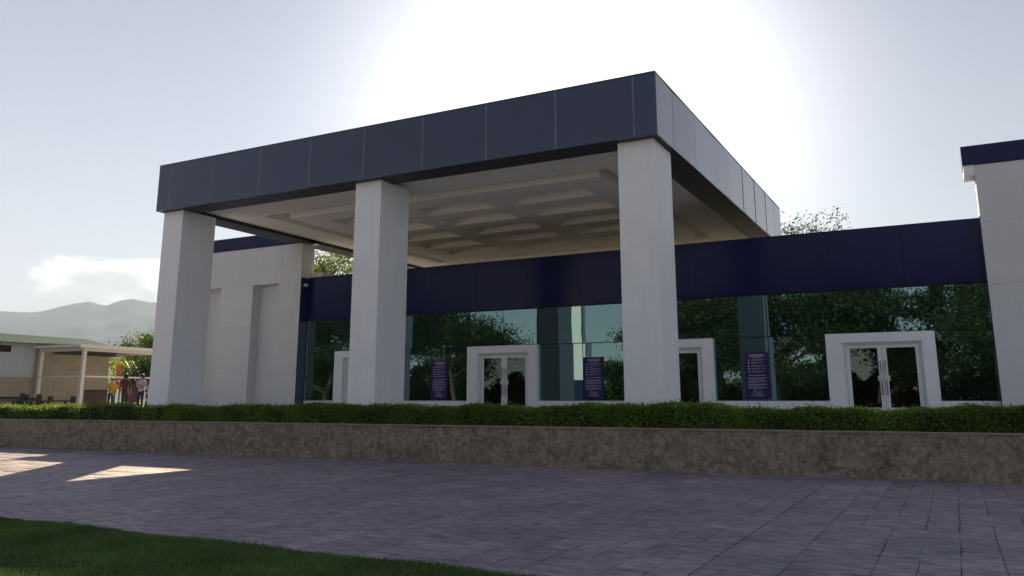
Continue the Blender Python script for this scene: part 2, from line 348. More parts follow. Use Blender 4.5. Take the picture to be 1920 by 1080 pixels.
# ------------------------------------------------------------------ stamped concrete pavement: stones laid one by one
def pavement():
    base = bmesh.new()
    vv = [base.verts.new(p) for p in ((-46, 7.05, -0.012), (14, 7.05, -0.012), (14, 20.2, -0.012), (-46, 20.2, -0.012))]; base.faces.new(vv)
    pv = tag(to_obj('pavement', base, MORTAR), kind='structure')
    cell = 4.15 / 11; bay = 11; rnd = random.Random(11); stones = []
    xs = [-2.35 + 4.15 * k for k in range(-10, 4)]
    ny = int((19.9 - 7.14) / cell)
    for x0 in xs:
        used = [[False] * ny for _ in range(bay)]
        for j in range(ny):
            for i in range(bay):
                if used[i][j]: continue
                opts = [(2, 2), (1, 2), (2, 3), (1, 1), (2, 1), (3, 2), (1, 3)]; w = [4, 5, 3, 1.5, 3, 1, 2.5]
                while True:
                    a, b = rnd.choices(opts, w)[0]
                    if i + a <= bay and j + b <= ny and all(not used[i + p][j + q] for p in range(a) for q in range(b)): break
                    k = opts.index((a, b)); w[k] = 0
                    if sum(w) == 0: a, b = 1, 1; break
                for p in range(a):
                    for q in range(b): used[i + p][j + q] = True
                X0 = x0 + i * cell; Y0 = 7.14 + j * cell; X1 = X0 + a * cell; Y1 = Y0 + b * cell
                if Y0 > wall_y((X0 + X1) / 2) + 0.15: continue
                g = 0.003
                if i == 0: X0 += 0.006
                if i + a == bay: X1 -= 0.006
                Y0 += 0.006; Y1 -= 0.006
                stones.append((X0 + g, X1 - g, Y0 + g, Y1 - g))
    def shape(s):
        x0, x1, y0, y1 = s; cx, cy = (x0 + x1) / 2, (y0 + y1) / 2
        h = rnd.uniform(-0.002, 0.002); tx, ty = rnd.uniform(-.005, .005), rnd.uniform(-.006, .006); b = 0.016
        def wob(): return rnd.uniform(-0.009, 0.009)
        c = [(x0 + wob(), y0 + wob()), (x1 + wob(), y0 + wob()), (x1 + wob(), y1 + wob()), (x0 + wob(), y1 + wob())]
        sx = [(b, b), (-b, b), (-b, -b), (b, -b)]
        V = [(x - cx, y - cy, -0.02) for x, y in c] + [(x - cx, y - cy, h - 0.006) for x, y in c]
        V += [(x + d[0] - cx, y + d[1] - cy, h + tx * (x - cx) + ty * (y - cy)) for (x, y), d in zip(c, sx)]
        F = [(8, 9, 10, 11)]
        for k in range(4):
            n = (k + 1) % 4; F += [(k, n, 4 + n, 4 + k), (4 + k, 4 + n, 8 + n, 8 + k)]
        return (cx, cy), V, F
    def seen(s):
        cx, cy = (s[0] + s[1]) / 2, (s[2] + s[3]) / 2; q = pix((cx, cy, 0))
        if q is None or not (-20 < q[0] < 1940 and 0 < q[1] < 1110): return 0
        return (s[1] - s[0]) * (s[3] - s[2]) * (EYE / q[2]) / q[2] ** 2
    stones.sort(key=seen, reverse=True)
    V2, F2 = [], []
    for k, s in enumerate(stones):
        (cx, cy), V, F = shape(s)
        if k < 300:
            me = mesh_arrays('paving_stone', V, F); o = link('paving_stone', me, PAVE, pv); o.location = (cx, cy, 0)
        else:
            off = len(V2); V2 += [(x + cx, y + cy, z) for x, y, z in V]; F2 += [tuple(i + off for i in f) for f in F]
    tag(link('paving_stones', mesh_arrays('paving_stones', V2, F2), PAVE, pv), kind='stuff')
pavement()

# ------------------------------------------------------------------ lawn in front
def lawn():
    lb = bmesh.new()
    vv = [lb.verts.new(p) for p in ((-46, -60, 0.0), (40, -60, 0.0), (40, 7.10, 0.0), (-46, 7.10, 0.0))]; lb.faces.new(vv)
    tag(to_obj('lawn', lb, TURF), kind='structure')
    fb = bmesh.new()
    vv = [fb.verts.new(p) for p in ((-95, -70, 0.004), (60, -70, 0.004), (60, -3.2, 0.004), (-95, -3.2, 0.004))]; fb.faces.new(vv)
    tag(to_obj('bounce_ground', fb, mat('pale_bounce_ground', (0.68, 0.66, 0.62), 0.8, 0.3, var=0.15, var_scale=0.6, bump=0.003, dirt=((0.25, 0.24, 0.22), 0.4, 0.6))), kind='structure')  # unseen pale ground, added to bounce sunlight onto soffit and columns
    n = 150000
    x = RNG.uniform(-17, -0.5, n); y = 7.2 - np.abs(RNG.normal(0, 1, n)) ** 1.0 * 1.5
    edge = 7.15 + 0.015 * np.sin(x * 1.7) + 0.02 * np.sin(x * 5.3 + 1) + 0.02 * np.sin(x * 13.1)
    y = np.minimum(y, edge + RNG.uniform(-0.02, 0.02, n)); keep = y > 3.2; x, y = x[keep], y[keep]; n = len(x)
    tuft = 0.7 + 0.5 * np.sin(x * 2.3 + np.sin(y * 3.1) * 2) * np.sin(y * 2.7 + 0.6)
    h = RNG.uniform(0.02, 0.065, n) * np.clip(tuft, 0.45, 1.3); a = RNG.uniform(0, 2 * np.pi, n); w = RNG.uniform(0.004, 0.008, n)
    lean = RNG.uniform(0.1, 0.9, n) * h; la = RNG.uniform(0, 2 * np.pi, n)
    P0 = np.stack([x - np.cos(a) * w, y - np.sin(a) * w, np.zeros(n)], 1); P1 = np.stack([x + np.cos(a) * w, y + np.sin(a) * w, np.zeros(n)], 1)
    P2 = np.stack([x + np.cos(la) * lean, y + np.sin(la) * lean, h], 1)
    V = np.stack([P0, P1, P2], 1).reshape(-1, 3); F = np.arange(3 * n).reshape(-1, 3)
    tag(link('lawn_grass', mesh_arrays('lawn_grass', V, F), GRASS), 'short green turf along the near edge of the paving', 'grass', kind='stuff')
lawn()

# ------------------------------------------------------------------ retaining wall, hedge
def retaining_wall():
    x0, x1 = -48.0, 12.0; h = 0.93
    t = thing('retaining_wall', (x0, wall_y(x0), 0), 'low brown rough rendered retaining wall below the hedge', 'wall')
    nx, nz = 1500, 22
    V, F = [], []
    sl = 0.0555
    for j in range(nz + 1):
        z = -0.03 + (h + 0.03) * j / nz
        for i in range(nx + 1):
            x = x0 + (x1 - x0) * i / nx
            d = 0.035 * noise.fractal(Vector((x * 1.6, z * 1.6, 0)), 0.8, 2.0, 2) + 0.022 * noise.fractal(Vector((x * 6, z * 7, 4)), 0.7, 2.1, 4)
            if j == nz: d = 0.012
            V.append((x, wall_y(x) - d - 0.03, z))
    for j in range(nz):
        for i in range(nx):
            a = j * (nx + 1) + i; F.append((a, a + 1, a + nx + 2, a + nx + 1))
    me = mesh_arrays('rendered_face', np.array(V) - np.array(t.location), F)
    for p in me.polygons: p.use_smooth = True
    link('rendered_face', me, WALLBROWN, t)
    bm = bmesh.new()
    n = 300; rows = []
    for i in range(n + 1):
        x = x0 + (x1 - x0) * i / n; y = wall_y(x); w = 0.006 * noise.noise(Vector((x * 2.1, 0, 7))); zz = h + 0.030 + 0.006 * noise.noise(Vector((x * 1.3, 5, 0)))
        rows.append([bm.verts.new(p) for p in ((x, y - 0.055 + w, h - 0.004), (x, y - 0.060 + w, zz - 0.012), (x, y - 0.045 + w, zz), (x, y + 0.26, zz), (x, y + 0.26, -0.05))])
    for i in range(n):
        for k in range(4): bm.faces.new((rows[i][k], rows[i + 1][k], rows[i + 1][k + 1], rows[i][k + 1]))
    to_obj('cap', bm, CAPM, t)
    sb = bmesh.new()
    q = [(x0, 0.262), (x1, 0.262), (x1, 1.0), (x0, 1.0)]
    sb.faces.new([sb.verts.new((x, wall_y(x) + dy, h - 0.02)) for x, dy in q])
    tag(to_obj('planting_bed', sb, SOIL), kind='structure')
retaining_wall()

def leaf_quads(C, size, rng, aspect=0.55, up=0.0, fold=0.25):
    """C: centres (n,3). folded leaf of two triangles pairs, random orientation"""
    n = len(C)
    d = rng.normal(size=(n, 3)); d[:, 2] += up; d /= np.linalg.norm(d, axis=1)[:, None]
    e = rng.normal(size=(n, 3)); e -= (e * d).sum(1)[:, None] * d; e /= np.linalg.norm(e, axis=1)[:, None]
    nn = np.cross(d, e); s = (size * rng.uniform(0.6, 1.35, n))[:, None]
    A = C - d * s * 0.5; B = C + d * s * 0.5
    S1 = C + e * s * aspect * 0.5 + nn * s * fold * 0.5; S2 = C - e * s * aspect * 0.5 + nn * s * fold * 0.5
    V = np.stack([A, S1, B, S2], 1).reshape(-1, 3)
    i = np.arange(n) * 4
    F = np.concatenate([np.stack([i, i + 1, i + 2], 1), np.stack([i, i + 2, i + 3], 1)])
    return V, F

def hedge():
    x0, x1 = -46.0, 11.0; zb = 0.91
    t = thing('hedge', (x0, wall_y(x0) + 0.5, zb), 'long clipped green hedge growing above the brown retaining wall', 'hedge')
    def top(x): return 1.43 + 0.035 * np.sin(x * 0.7) + 0.03 * np.sin(x * 2.3 + 1) + 0.02 * np.sin(x * 6.1) + 0.05 * np.exp(-((x + 5.9) / 1.3) ** 2) + 0.06 * np.exp(-((x + 11.2) / 1.0) ** 2)
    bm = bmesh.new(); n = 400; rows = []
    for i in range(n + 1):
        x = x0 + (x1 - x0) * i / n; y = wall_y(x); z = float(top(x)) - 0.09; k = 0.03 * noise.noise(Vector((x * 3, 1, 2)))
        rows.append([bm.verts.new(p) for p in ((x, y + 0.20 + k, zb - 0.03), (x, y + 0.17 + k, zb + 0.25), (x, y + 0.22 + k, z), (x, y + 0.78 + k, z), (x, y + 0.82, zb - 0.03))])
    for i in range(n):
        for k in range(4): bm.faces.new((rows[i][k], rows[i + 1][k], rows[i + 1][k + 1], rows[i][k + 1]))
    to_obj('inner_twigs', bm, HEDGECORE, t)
    rng = np.random.default_rng(3); n = 120000
    x = rng.uniform(x0, x1, n)
    x = np.where(rng.random(n) < 0.55, rng.uniform(-22, 4, n), x)
    side = rng.random(n); z = np.empty(n); y = np.empty(n); tp = top(x)
    f = side < 0.55
    z[f] = zb + (tp[f] - zb) * rng.random(f.sum()) ** 0.85; y[f] = 0.14 + rng.normal(0, 0.035, f.sum()) + 0.05 * np.sin(x[f] * 4.1 + 3 * z[f])
    g = ~f
    z[g] = tp[g] + rng.normal(-0.03, 0.028, g.sum()); y[g] = rng.uniform(0.10, 0.86, g.sum())
    spr = rng.random(n) < 0.025; z[spr] = tp[spr] + rng.exponential(0.035, spr.sum())
    C = np.stack([x, 19.12 + 0.0555 * x + y, z], 1) - np.array(t.location)
    V, F = leaf_quads(C, 0.05, rng, 0.6, 0.35)
    link('leaves', mesh_arrays('leaves', V, F), HEDGE, t)
hedge()

# ------------------------------------------------------------------ entrance canopy
CX0, CX1, CY0, CY1 = -25.95, -6.33, 20.2, 38.6
CZ0, CZ1 = 8.57, 10.34
def canopy():
    t = thing('entrance_canopy', ((CX0 + CX1) / 2, CY0, FLOOR), 'huge flat entrance canopy with slate blue panels on three white columns', 'canopy')
    # dark backing behind the panels
    bm = bmesh.new()
    add_box(bm, CX0 + .04, CX1 - .04, CY0 + .005, CY0 + .30, CZ0 + .02, CZ1 - .02); add_box(bm, CX0 + .04, CX1 - .04, CY1 - .30, CY1 - .04, CZ0 + .02, CZ1 - .02)
    add_box(bm, CX0 + .04, CX0 + .30, CY0 + .30, CY1 - .30, CZ0 + .02, CZ1 - .02); add_box(bm, CX1 - .30, CX1 - .04, CY0 + .30, CY1 - .30, CZ0 + .02, CZ1 - .02)
    to_obj('upstand', bm, SEAM, t)
    g = 0.009
    fx = [CX0, -25.31, -23.05, -20.76, -18.47, -16.18, -13.89, -11.60, -9.31, -6.97, CX1]
    for a, b in zip(fx[:-1], fx[1:]):
        x0 = a + (g if a != CX0 else 0); x1 = b - (g if b != CX1 else 0)
        warp(box('fascia_panel', x0, x1, CY0, CY0 + .036, CZ0, CZ1, FASCIA, t, 0.004), 1, random.uniform(-.004, .004))
        box('fascia_panel', x0, x1, CY1 - .036, CY1, CZ0, CZ1, FASCIA, t, 0.004)
    fy = [CY0, 21.78, 24.05, 26.27, 28.48, 30.70, 32.92, 35.12, 36.85, CY1]
    for a, b in zip(fy[:-1], fy[1:]):
        y0 = a + (g if a != CY0 else .0375); y1 = b - (g if b != CY1 else .0375)
        for s in (0, 1):
            x0, x1 = ((CX0, CX0 + .036), (CX1 - .036, CX1))[s]
            warp(box('fascia_panel', x0, x1, y0, y1, CZ0, CZ1, FASCIA, t, 0.004), 0, random.uniform(-.02, .02))
    # coping on top
    bm = bmesh.new()
    add_box(bm, CX0 - .012, CX1 + .012, CY0 - .012, CY0 + .34, CZ1 + .002, CZ1 + .03); add_box(bm, CX0 - .012, CX1 + .012, CY1 - .34, CY1 + .012, CZ1 + .002, CZ1 + .03)
    add_box(bm, CX0 - .012, CX0 + .34, CY0 + .34, CY1 - .34, CZ1 + .002, CZ1 + .03); add_box(bm, CX1 - .34, CX1 + .012, CY0 + .34, CY1 - .34, CZ1 + .002, CZ1 + .03)
    to_obj('coping', bm, FLANGE, t)
    box('roof_deck', CX0 + .3, CX1 - .3, CY0 + .3, CY1 - .3, 9.35, 9.5, DARKGAP, t)
    # dark flange ring under the edge
    fw = 0.98; zb = CZ0 + .004
    bm = bmesh.new()
    add_box(bm, CX0 + .04, CX1 - .04, CY0 + .04, CY0 + fw, zb, zb + .25); add_box(bm, CX0 + .04, CX1 - .04, CY1 - fw, CY1 - .04, zb, zb + .25)
    add_box(bm, CX0 + .04, CX0 + fw, CY0 + fw, CY1 - fw, zb, zb + .25); add_box(bm, CX1 - fw, CX1 - .04, CY0 + fw, CY1 - fw, zb, zb + .25)
    to_obj('edge_flange', bm, FLANGE, t)
    # cream soffit: border, recessed channel ring, coffered field
    Z = 8.72; zr = Z + .34
    ox0, ox1, oy0, oy1 = -23.40, -8.90, 23.20, 36.00     # outer edge of the channel
    ix0, ix1, iy0, iy1 = -22.82, -9.50, 23.98, 35.42     # coffered field
    bx0, bx1, by0, by1 = CX0 + fw + .002, CX1 - fw - .002, CY0 + fw + .002, CY1 - fw - .002
    bm = bmesh.new()
    add_box(bm, bx0, bx1, by0, oy0, Z, zr + .05); add_box(bm, bx0, bx1, oy1, by1, Z, zr + .05)
    add_box(bm, bx0, ox0, oy0, oy1, Z, zr + .05); add_box(bm, ox1, bx1, oy0, oy1, Z, zr + .05)
    to_obj('soffit_border', bm, CREAM, t)
    box('soffit_ceiling', bx0 + .01, bx1 - .01, by0 + .01, by1 - .01, zr + .051, zr + .12, CREAM, t)
    cols = [(-21.62, -18.60), (-17.62, -14.60), (-13.66, -10.52)]
    far = [26.22, 28.22, 30.28, 32.26, 34.32]; cd = 1.22
    bm = bmesh.new()
    ys = [iy0] + [v for y in far for v in (y - cd, y)] + [iy1]
    for k in range(0, len(ys), 2): add_box(bm, ix0, ix1, ys[k], ys[k + 1], Z, zr + .05)
    xs = [ix0] + [v for c in cols for v in c] + [ix1]
    for y in far:
        for k in range(0, len(xs), 2): add_box(bm, xs[k], xs[k + 1], y - cd, y, Z, zr + .05)
    bmesh.ops.remove_doubles(bm, verts=bm.verts, dist=0.0005)
    # drop the inner faces shared by neighbouring beams
    seen = {}
    for f in bm.faces: seen.setdefault(tuple(sorted(v.index for v in f.verts)), []).append(f)
    to_obj('coffer_beams', bm, CREAM, t)
    for y in far:
        for c in cols:
            cx, cy = (c[0] + c[1]) / 2 + 0.5, y - cd / 2
            m = bmesh.new(); bmesh.ops.create_cone(m, cap_ends=True, segments=16, radius1=.10, radius2=.10, depth=.03, matrix=Matrix.Translation((cx, cy, zr + .035)))
            to_obj('downlight', m, DARKGAP, t)
    # three front columns
    for x in (-25.85, -16.69, -7.565):
        bm = bmesh.new(); add_box(bm, x, x + 1.035, 20.5, 22.07, FLOOR, CZ0 + .003, 0.012); to_obj('column', bm, WHITE, t)
canopy()

# ------------------------------------------------------------------ main building
BX0, BX1 = -25.20, 1.24; YF = 28.0; ZS = 1.57; ZM = 3.66; ZB = 5.075; ZT = 6.98
SUR = [(-23.46, -20.40), (-16.78, -13.72), (-10.12, -7.07), (-3.44, -0.32)]
def building():
    t = thing('event_hall', ((BX0 + BX1) / 2, YF, FLOOR), 'long white event hall with indigo roof band and dark teal glass front', 'building')
    # shell and interior
    box('floor_slab', -33.2, 9.2, YF + .32, 41.9, FLOOR + .004, FLOOR + .03, INTF, t)
    box('roof_slab', -33.2, 9.2, YF + .34, 42.2, 5.3, 6.55, ROOFD, t)
    box('back_wall', -33.2, 9.2, 41.9, 42.2, FLOOR, 5.3, INTW, t)
    box('side_wall', -33.5, -33.2, YF + .82, 42.2, FLOOR, 6.55, CLAD, t); box('side_wall', 9.2, 9.5, YF + .82, 42.2, FLOOR, 6.55, CLAD, t)
    for x in (-22.0, -6.63, -4.95, -28.0): box('interior_column', x, x + .84, 33, 33.8, FLOOR + .03, 5.3, WHITE, t)
    box('parapet', -25.27, -24.75, YF + .302, 42.2, 6.56, 7.28, WHITE, t)
    # indigo band of panels
    box('band_backing', BX0 + .01, BX1 - .01, YF - .02, YF + .33, ZB + .02, ZT - .02, DARKGAP, t)
    n = 12; w = (BX1 - BX0) / n
    for i in range(n):
        warp(box('band_panel', BX0 + w * i + .004, BX0 + w * (i + 1) - .004, YF - .06, YF - .02, ZB, ZT, NAVY, t, 0.003), 1, random.uniform(-.006, .006))
    box('band_coping', BX0, BX1, YF - .07, YF + .36, ZT + .002, ZT + .03, NAVY, t)
    box('band_soffit', BX0 + .01, BX1 - .01, YF - .018, YF + .30, ZB - .03, ZB + .018, DARKGAP, t)
    # white plinth under the glass
    edges = [BX0] + [v for s in SUR for v in s] + [BX1]
    for k in range(0, len(edges), 2):
        if edges[k + 1] - edges[k] > 0.05: box('plinth', edges[k] + .002, edges[k + 1] - .002, YF - .05, YF + .3, FLOOR, ZS, WHITE, t, 0.006)
    # glass panes and their thin mullions
    rng = random.Random(5)
    def pane(x0, x1, z0, z1):
        g = .014; cx, cz = (x0 + x1) / 2, (z0 + z1) / 2; a, b = (x1 - x0) / 2 - g, (z1 - z0) / 2 - g
        bm = bmesh.new(); add_box(bm, -a, a, 0, .012, -b, b); me = bpy.data.meshes.new('pane'); bm.to_mesh(me); bm.free()
        o = link('pane', me, GLASS, t); o.location = Vector((cx, YF + .05, cz)) - t.location
        o.rotation_euler = (R(rng.uniform(-.25, .25)), 0, R(rng.uniform(-.3, .3)))
    def mull(x, z0, z1): box('mullion', x - .025, x + .025, YF + .085, YF + .20, z0, z1, DARKGAP, t)
    gaps = [(BX0, SUR[0][0])] + [(SUR[i][1], SUR[i + 1][0]) for i in range(3)] + [(SUR[3][1], BX1)]
    for x0, x1 in gaps:
        k = 2 if x1 - x0 > 2.5 else 1
        for i in range(k):
            a, b = x0 + (x1 - x0) * i / k, x0 + (x1 - x0) * (i + 1) / k
            pane(a, b, ZS, ZM); pane(a, b, ZM, ZB)
            if i: mull(a, ZS, ZB)
        box('transom', x0, x1, YF + .085, YF + .20, ZM - .025, ZM + .025, DARKGAP, t)
        for x in (x0, x1):
            if BX0 + .1 < x < BX1 - .1: mull(x, ZM + .03, ZB)
    for x0, x1 in SUR:
        m = (x0 + x1) / 2
        pane(x0, m, ZM + .02, ZB); pane(m, x1, ZM + .02, ZB); mull(m, ZM + .03, ZB)
    # portals with double doors
    for x0, x1 in SUR:
        a, b, zt = x0 + .47, x1 - .37, 3.37
        bm = bmesh.new()
        prof = [(x0, FLOOR), (a, FLOOR), (a, zt), (b, zt), (b, FLOOR), (x1, FLOOR), (x1, ZM), (x0, ZM)]
        f = [bm.verts.new((x, YF - .16, z)) for x, z in prof]; r = [bm.verts.new((x, YF + .34, z)) for x, z in prof]
        bm.faces.new(f); bm.faces.new(list(reversed(r)))
        for i in range(8): bm.faces.new((f[(i + 1) % 8], f[i], r[i], r[(i + 1) % 8]))
        bmesh.ops.recalc_face_normals(bm, faces=bm.faces)
        es = [e for e in bm.edges if all(v.co.y < YF for v in e.verts)]
        bmesh.ops.bevel(bm, geom=es, offset=.006, segments=1, affect='EDGES')
        to_obj('door_portal', bm, WHITE, t)
        bm = bmesh.new()                                           # outer frame of the door
        add_box(bm, a, a + .07, YF - .02, YF + .10, FLOOR, zt); add_box(bm, b - .07, b, YF - .02, YF + .10, FLOOR, zt); add_box(bm, a + .07, b - .07, YF - .018, YF + .098, zt - .07, zt)
        to_obj('door_frame', bm, TRIM, t)
        m = (a + b) / 2
        for s, (l, rr) in enumerate(((a + .078, m - .004), (m + .004, b - .078))):
            z0, z1 = FLOOR + .02, zt - .078; w = .125
            bm = bmesh.new()
            add_box(bm, l, l + w, YF + .01, YF + .06, z0, z1, .004); add_box(bm, rr - w, rr, YF + .01, YF + .06, z0, z1, .004)
            add_box(bm, l + w, rr - w, YF + .012, YF + .058, z1 - w * .8, z1, .004); add_box(bm, l + w, rr - w, YF + .012, YF + .058, z0, z0 + .2, .004)
            d = to_obj('door', bm, TRIM, t)
            bm = bmesh.new(); add_box(bm, l + w, rr - w, YF + .03, YF + .042, z0 + .2, z1 - w * .8); to_obj('pane', bm, DOORGLASS, d)
            hx = rr - w * .5 if s == 0 else l + w * .5
            bm = bmesh.new(); add_tube(bm, [(hx, YF - .045, 1.75), (hx, YF - .045, 2.80)], [.018] * 2, 10)
            for z in (1.85, 2.70): add_tube(bm, [(hx, YF - .045, z), (hx, YF + .012, z)], [.011] * 2, 8)
            bmesh.ops.recalc_face_normals(bm, faces=bm.faces); to_obj('handle', bm, STEEL, d, True)
            lx = (rr - w - .05, rr - w) if s == 0 else (l + w, l + w + .05)
            bm = bmesh.new(); add_box(bm, lx[0], lx[1], YF + .008, YF + .029, 2.18, 2.34, .004); to_obj('lock_plate', bm, STEEL, d)
    # wing walls: cladding panels with two tall niches each
    def wing(x0, x1, niches, side):
        y0, y1 = 27.5, 28.3; top = 8.55; zn = 6.80
        bm = bmesh.new(); add_box(bm, x0 + .03, x1 - .03, y0 + .52, y1, FLOOR, top - .01)     # core wall, also the niches' back
        xs = [x0 + .03] + [v for nn in niches for v in nn] + [x1 - .03]
        for k in range(0, len(xs), 2): add_box(bm, xs[k] + (.02 if k else 0), xs[k + 1] - (.02 if k < len(xs) - 2 else 0), y0 + .03, y0 + .519, FLOOR, zn)
        add_box(bm, x0 + .03, x1 - .03, y0 + .03, y0 + .519, zn + .02, top - .01)
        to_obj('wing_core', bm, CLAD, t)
        rows = [FLOOR, 3.03, 4.92, zn]; g = .002
        for r0, r1 in zip(rows[:-1], rows[1:]):
            xx = [x0] + [v for nn in niches for v in nn] + [x1]
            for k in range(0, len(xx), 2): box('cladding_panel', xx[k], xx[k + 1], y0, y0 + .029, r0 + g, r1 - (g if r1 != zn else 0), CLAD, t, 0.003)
        nU = max(2, round((x1 - x0) / 2.6))
        for i in range(nU): box('cladding_panel', x0 + (x1 - x0) * i / nU + (g if i else 0), x0 + (x1 - x0) * (i + 1) / nU - (g if i < nU - 1 else 0), y0, y0 + .029, zn + g, top, CLAD, t, 0.003)
        for nn in niches:
            for xa, xb in ((nn[0] - .018, nn[0]), (nn[1], nn[1] + .018)): box('niche_jamb', xa, xb, y0 + .030, y0 + .516, FLOOR, zn, CLAD, t)
            box('niche_head', nn[0] - .018, nn[1] + .018, y0 + .030, y0 + .516, zn + .001, zn + .018, CLAD, t)
        for xe in (x0, x1 - .029): box('end_panel', xe, xe + .029, y0 + .031, y1, FLOOR, top, WHITE, t)
        box('roof_cap', x0 - .31, x1 + .31, y0 - .04, y1 + .05, top + .02, 9.16, NAVY, t, 0.005)
        if side > 0: box('cap_bracket', x0 - .29, x0 - .004, y0, y1, top - .30, top + .018, WHITE, t)
    wing(-33.4, -25.28, [(-31.78, -30.20), (-28.17, -26.60)], -1)
    wing(1.22, 9.4, [(2.6, 4.17), (6.2, 7.77)], 1)
    box('corner_panel', -25.279, -25.255, YF - .498, YF + .05, FLOOR, ZT, FASCIA, t)
    box('corner_panel', 1.195, 1.219, YF - .498, YF + .05, FLOOR, ZT, FASCIA, t)
building()

# ------------------------------------------------------------------ notice posters on the glass
BOARD = mat('poster_violet', (0.020, 0.016, 0.095), 0.45, 0.3, var=0.05)
INK = mat('poster_print', (0.30, 0.29, 0.42), 0.6, var=0.05)
def poster(x0, x1, z0, z1, label):
    t = thing('notice_poster', ((x0 + x1) / 2, YF + .02, z0), label, 'poster', 'violet notice posters on the glass front')
    box('sheet', x0, x1, YF + .022, YF + .034, z0, z1, BOARD, t)
    w, h = x1 - x0, z1 - z0; y = YF + .0195; rng = random.Random(2)
    def line(u0, u1, v, th, nm='text_line'): box(nm, x0 + w * u0, x0 + w * u1, y, y + .0015, z1 - h * (v + th), z1 - h * v, INK, t)
    line(.22, .80, .045, .022, 'heading_line'); line(.18, .84, .072, .020, 'heading_line'); line(.32, .72, .108, .015, 'heading_line')
    for k in range(5):
        v = .155 + k * .062
        m = bmesh.new(); bmesh.ops.create_circle(m, cap_ends=True, segments=16, radius=.032, matrix=Matrix.Translation((x0 + w * .17, y, z1 - h * (v + .014))) @ Matrix.Rotation(math.pi / 2, 4, 'X'))
        to_obj('icon', m, INK, t)
        line(.27, .80 + rng.uniform(-.03, .1), v, .010); line(.27, .6 + rng.uniform(-.1, .2), v + .018, .010)
    line(.16, .86, .490, .018, 'heading_line')
    for k in range(4):
        v = .545 + k * .065
        for q in range(3): line(.10, (.90, .88, .5 + rng.uniform(0, .3))[q] + rng.uniform(-.04, .03), v + q * .016, .009)
    cu = bpy.data.curves.new('logo', 'FONT'); cu.body = 'Pier'; cu.size = .20; cu.align_x = 'CENTER'; cu.extrude = .0008
    co = bpy.data.objects.new('logo', cu); COL.objects.link(co); bpy.context.view_layer.update()
    me = bpy.data.meshes.new_from_object(co.evaluated_get(bpy.context.evaluated_depsgraph_get())); bpy.data.objects.remove(co)
    lo = link('logo', me, INK, t); lo.location = Vector(((x0 + x1) / 2, y, z0 + h * .105)) - t.location; lo.rotation_euler = (math.pi / 2, 0, 0)
    line(.20, .82, .905, .011); line(.30, .72, .928, .010)
poster(-18.56, -17.79, 1.63, 3.16, 'violet notice poster on dark glass just right of the middle column')
poster(-11.90, -11.10, 1.64, 3.14, 'violet notice poster on glass among bright reflections of sky and tree')
poster(-6.06, -5.28, 1.63, 3.16, 'violet notice poster on dark glass just right of the right front column')

# security camera on the left wing's return
def security_camera():
    t = thing('security_camera', (-25.25, 27.72, 6.62), 'small white security camera on the dark corner beside the left wing', 'camera')
    box('mount', -25.252, -25.20, 27.68, 27.76, 6.60, 6.70, TRIM, t)
    bm = bmesh.new(); bmesh.ops.create_uvsphere(bm, u_segments=14, v_segments=8, radius=.075, matrix=Matrix.Translation((-25.13, 27.72, 6.63))); to_obj('dome', bm, TRIM, t, True)
    bm = bmesh.new(); bmesh.ops.create_uvsphere(bm, u_segments=10, v_segments=6, radius=.035, matrix=Matrix.Translation((-25.09, 27.67, 6.60))); to_obj('lens', bm, DARKGAP, t, True)
security_camera()

# ------------------------------------------------------------------ trees
def grow(rng, base, height, levels, spread, trunk_r, lean=(0, 0), first=0.35, upright=0.6, kids=(4, 6)):
    """list of (points, radii) and list of twig points"""
    segs, tips = [], []
    def rec(p, d, length, r, lev):
        n = 5; pts = [p]; q = p.copy(); dd = d.copy()
        for i in range(n):
            dd = (dd + Vector((rng.uniform(-1, 1), rng.uniform(-1, 1), rng.uniform(-.6, 1) * upright)) * 0.16).normalized()
            q = q + dd * length / n; pts.append(q.copy())
        radii = [r * (1 - 0.62 * i / n) for i in range(n + 1)]
        segs.append((pts, radii, lev))
        if lev >= levels:
            tips.append((pts, dd)); return
        if lev >= levels - 1: tips.append((pts[2:], dd))
        k = rng.randint(*kids)
        for j in range(k):
            f = first + (1 - first) * (j + rng.random()) / k if lev == 0 else 0.3 + 0.7 * (j + rng.random()) / k
            i = min(int(f * n), n - 1); s = f * n - i; o = pts[i].lerp(pts[i + 1], min(s, 1))
            ang = rng.uniform(0, 2 * math.pi); side = Vector((math.cos(ang), math.sin(ang), 0))
            nd = (dd * (1 - spread) + side * spread + Vector((0, 0, 0.25 * upright))).normalized()
            rec(o, nd, length * rng.uniform(0.5, 0.72), r * (1 - 0.62 * f) * 0.62, lev + 1)
    rec(Vector(base), Vector((lean[0], lean[1], 1)).normalized(), height, trunk_r, 0)
    return segs, tips

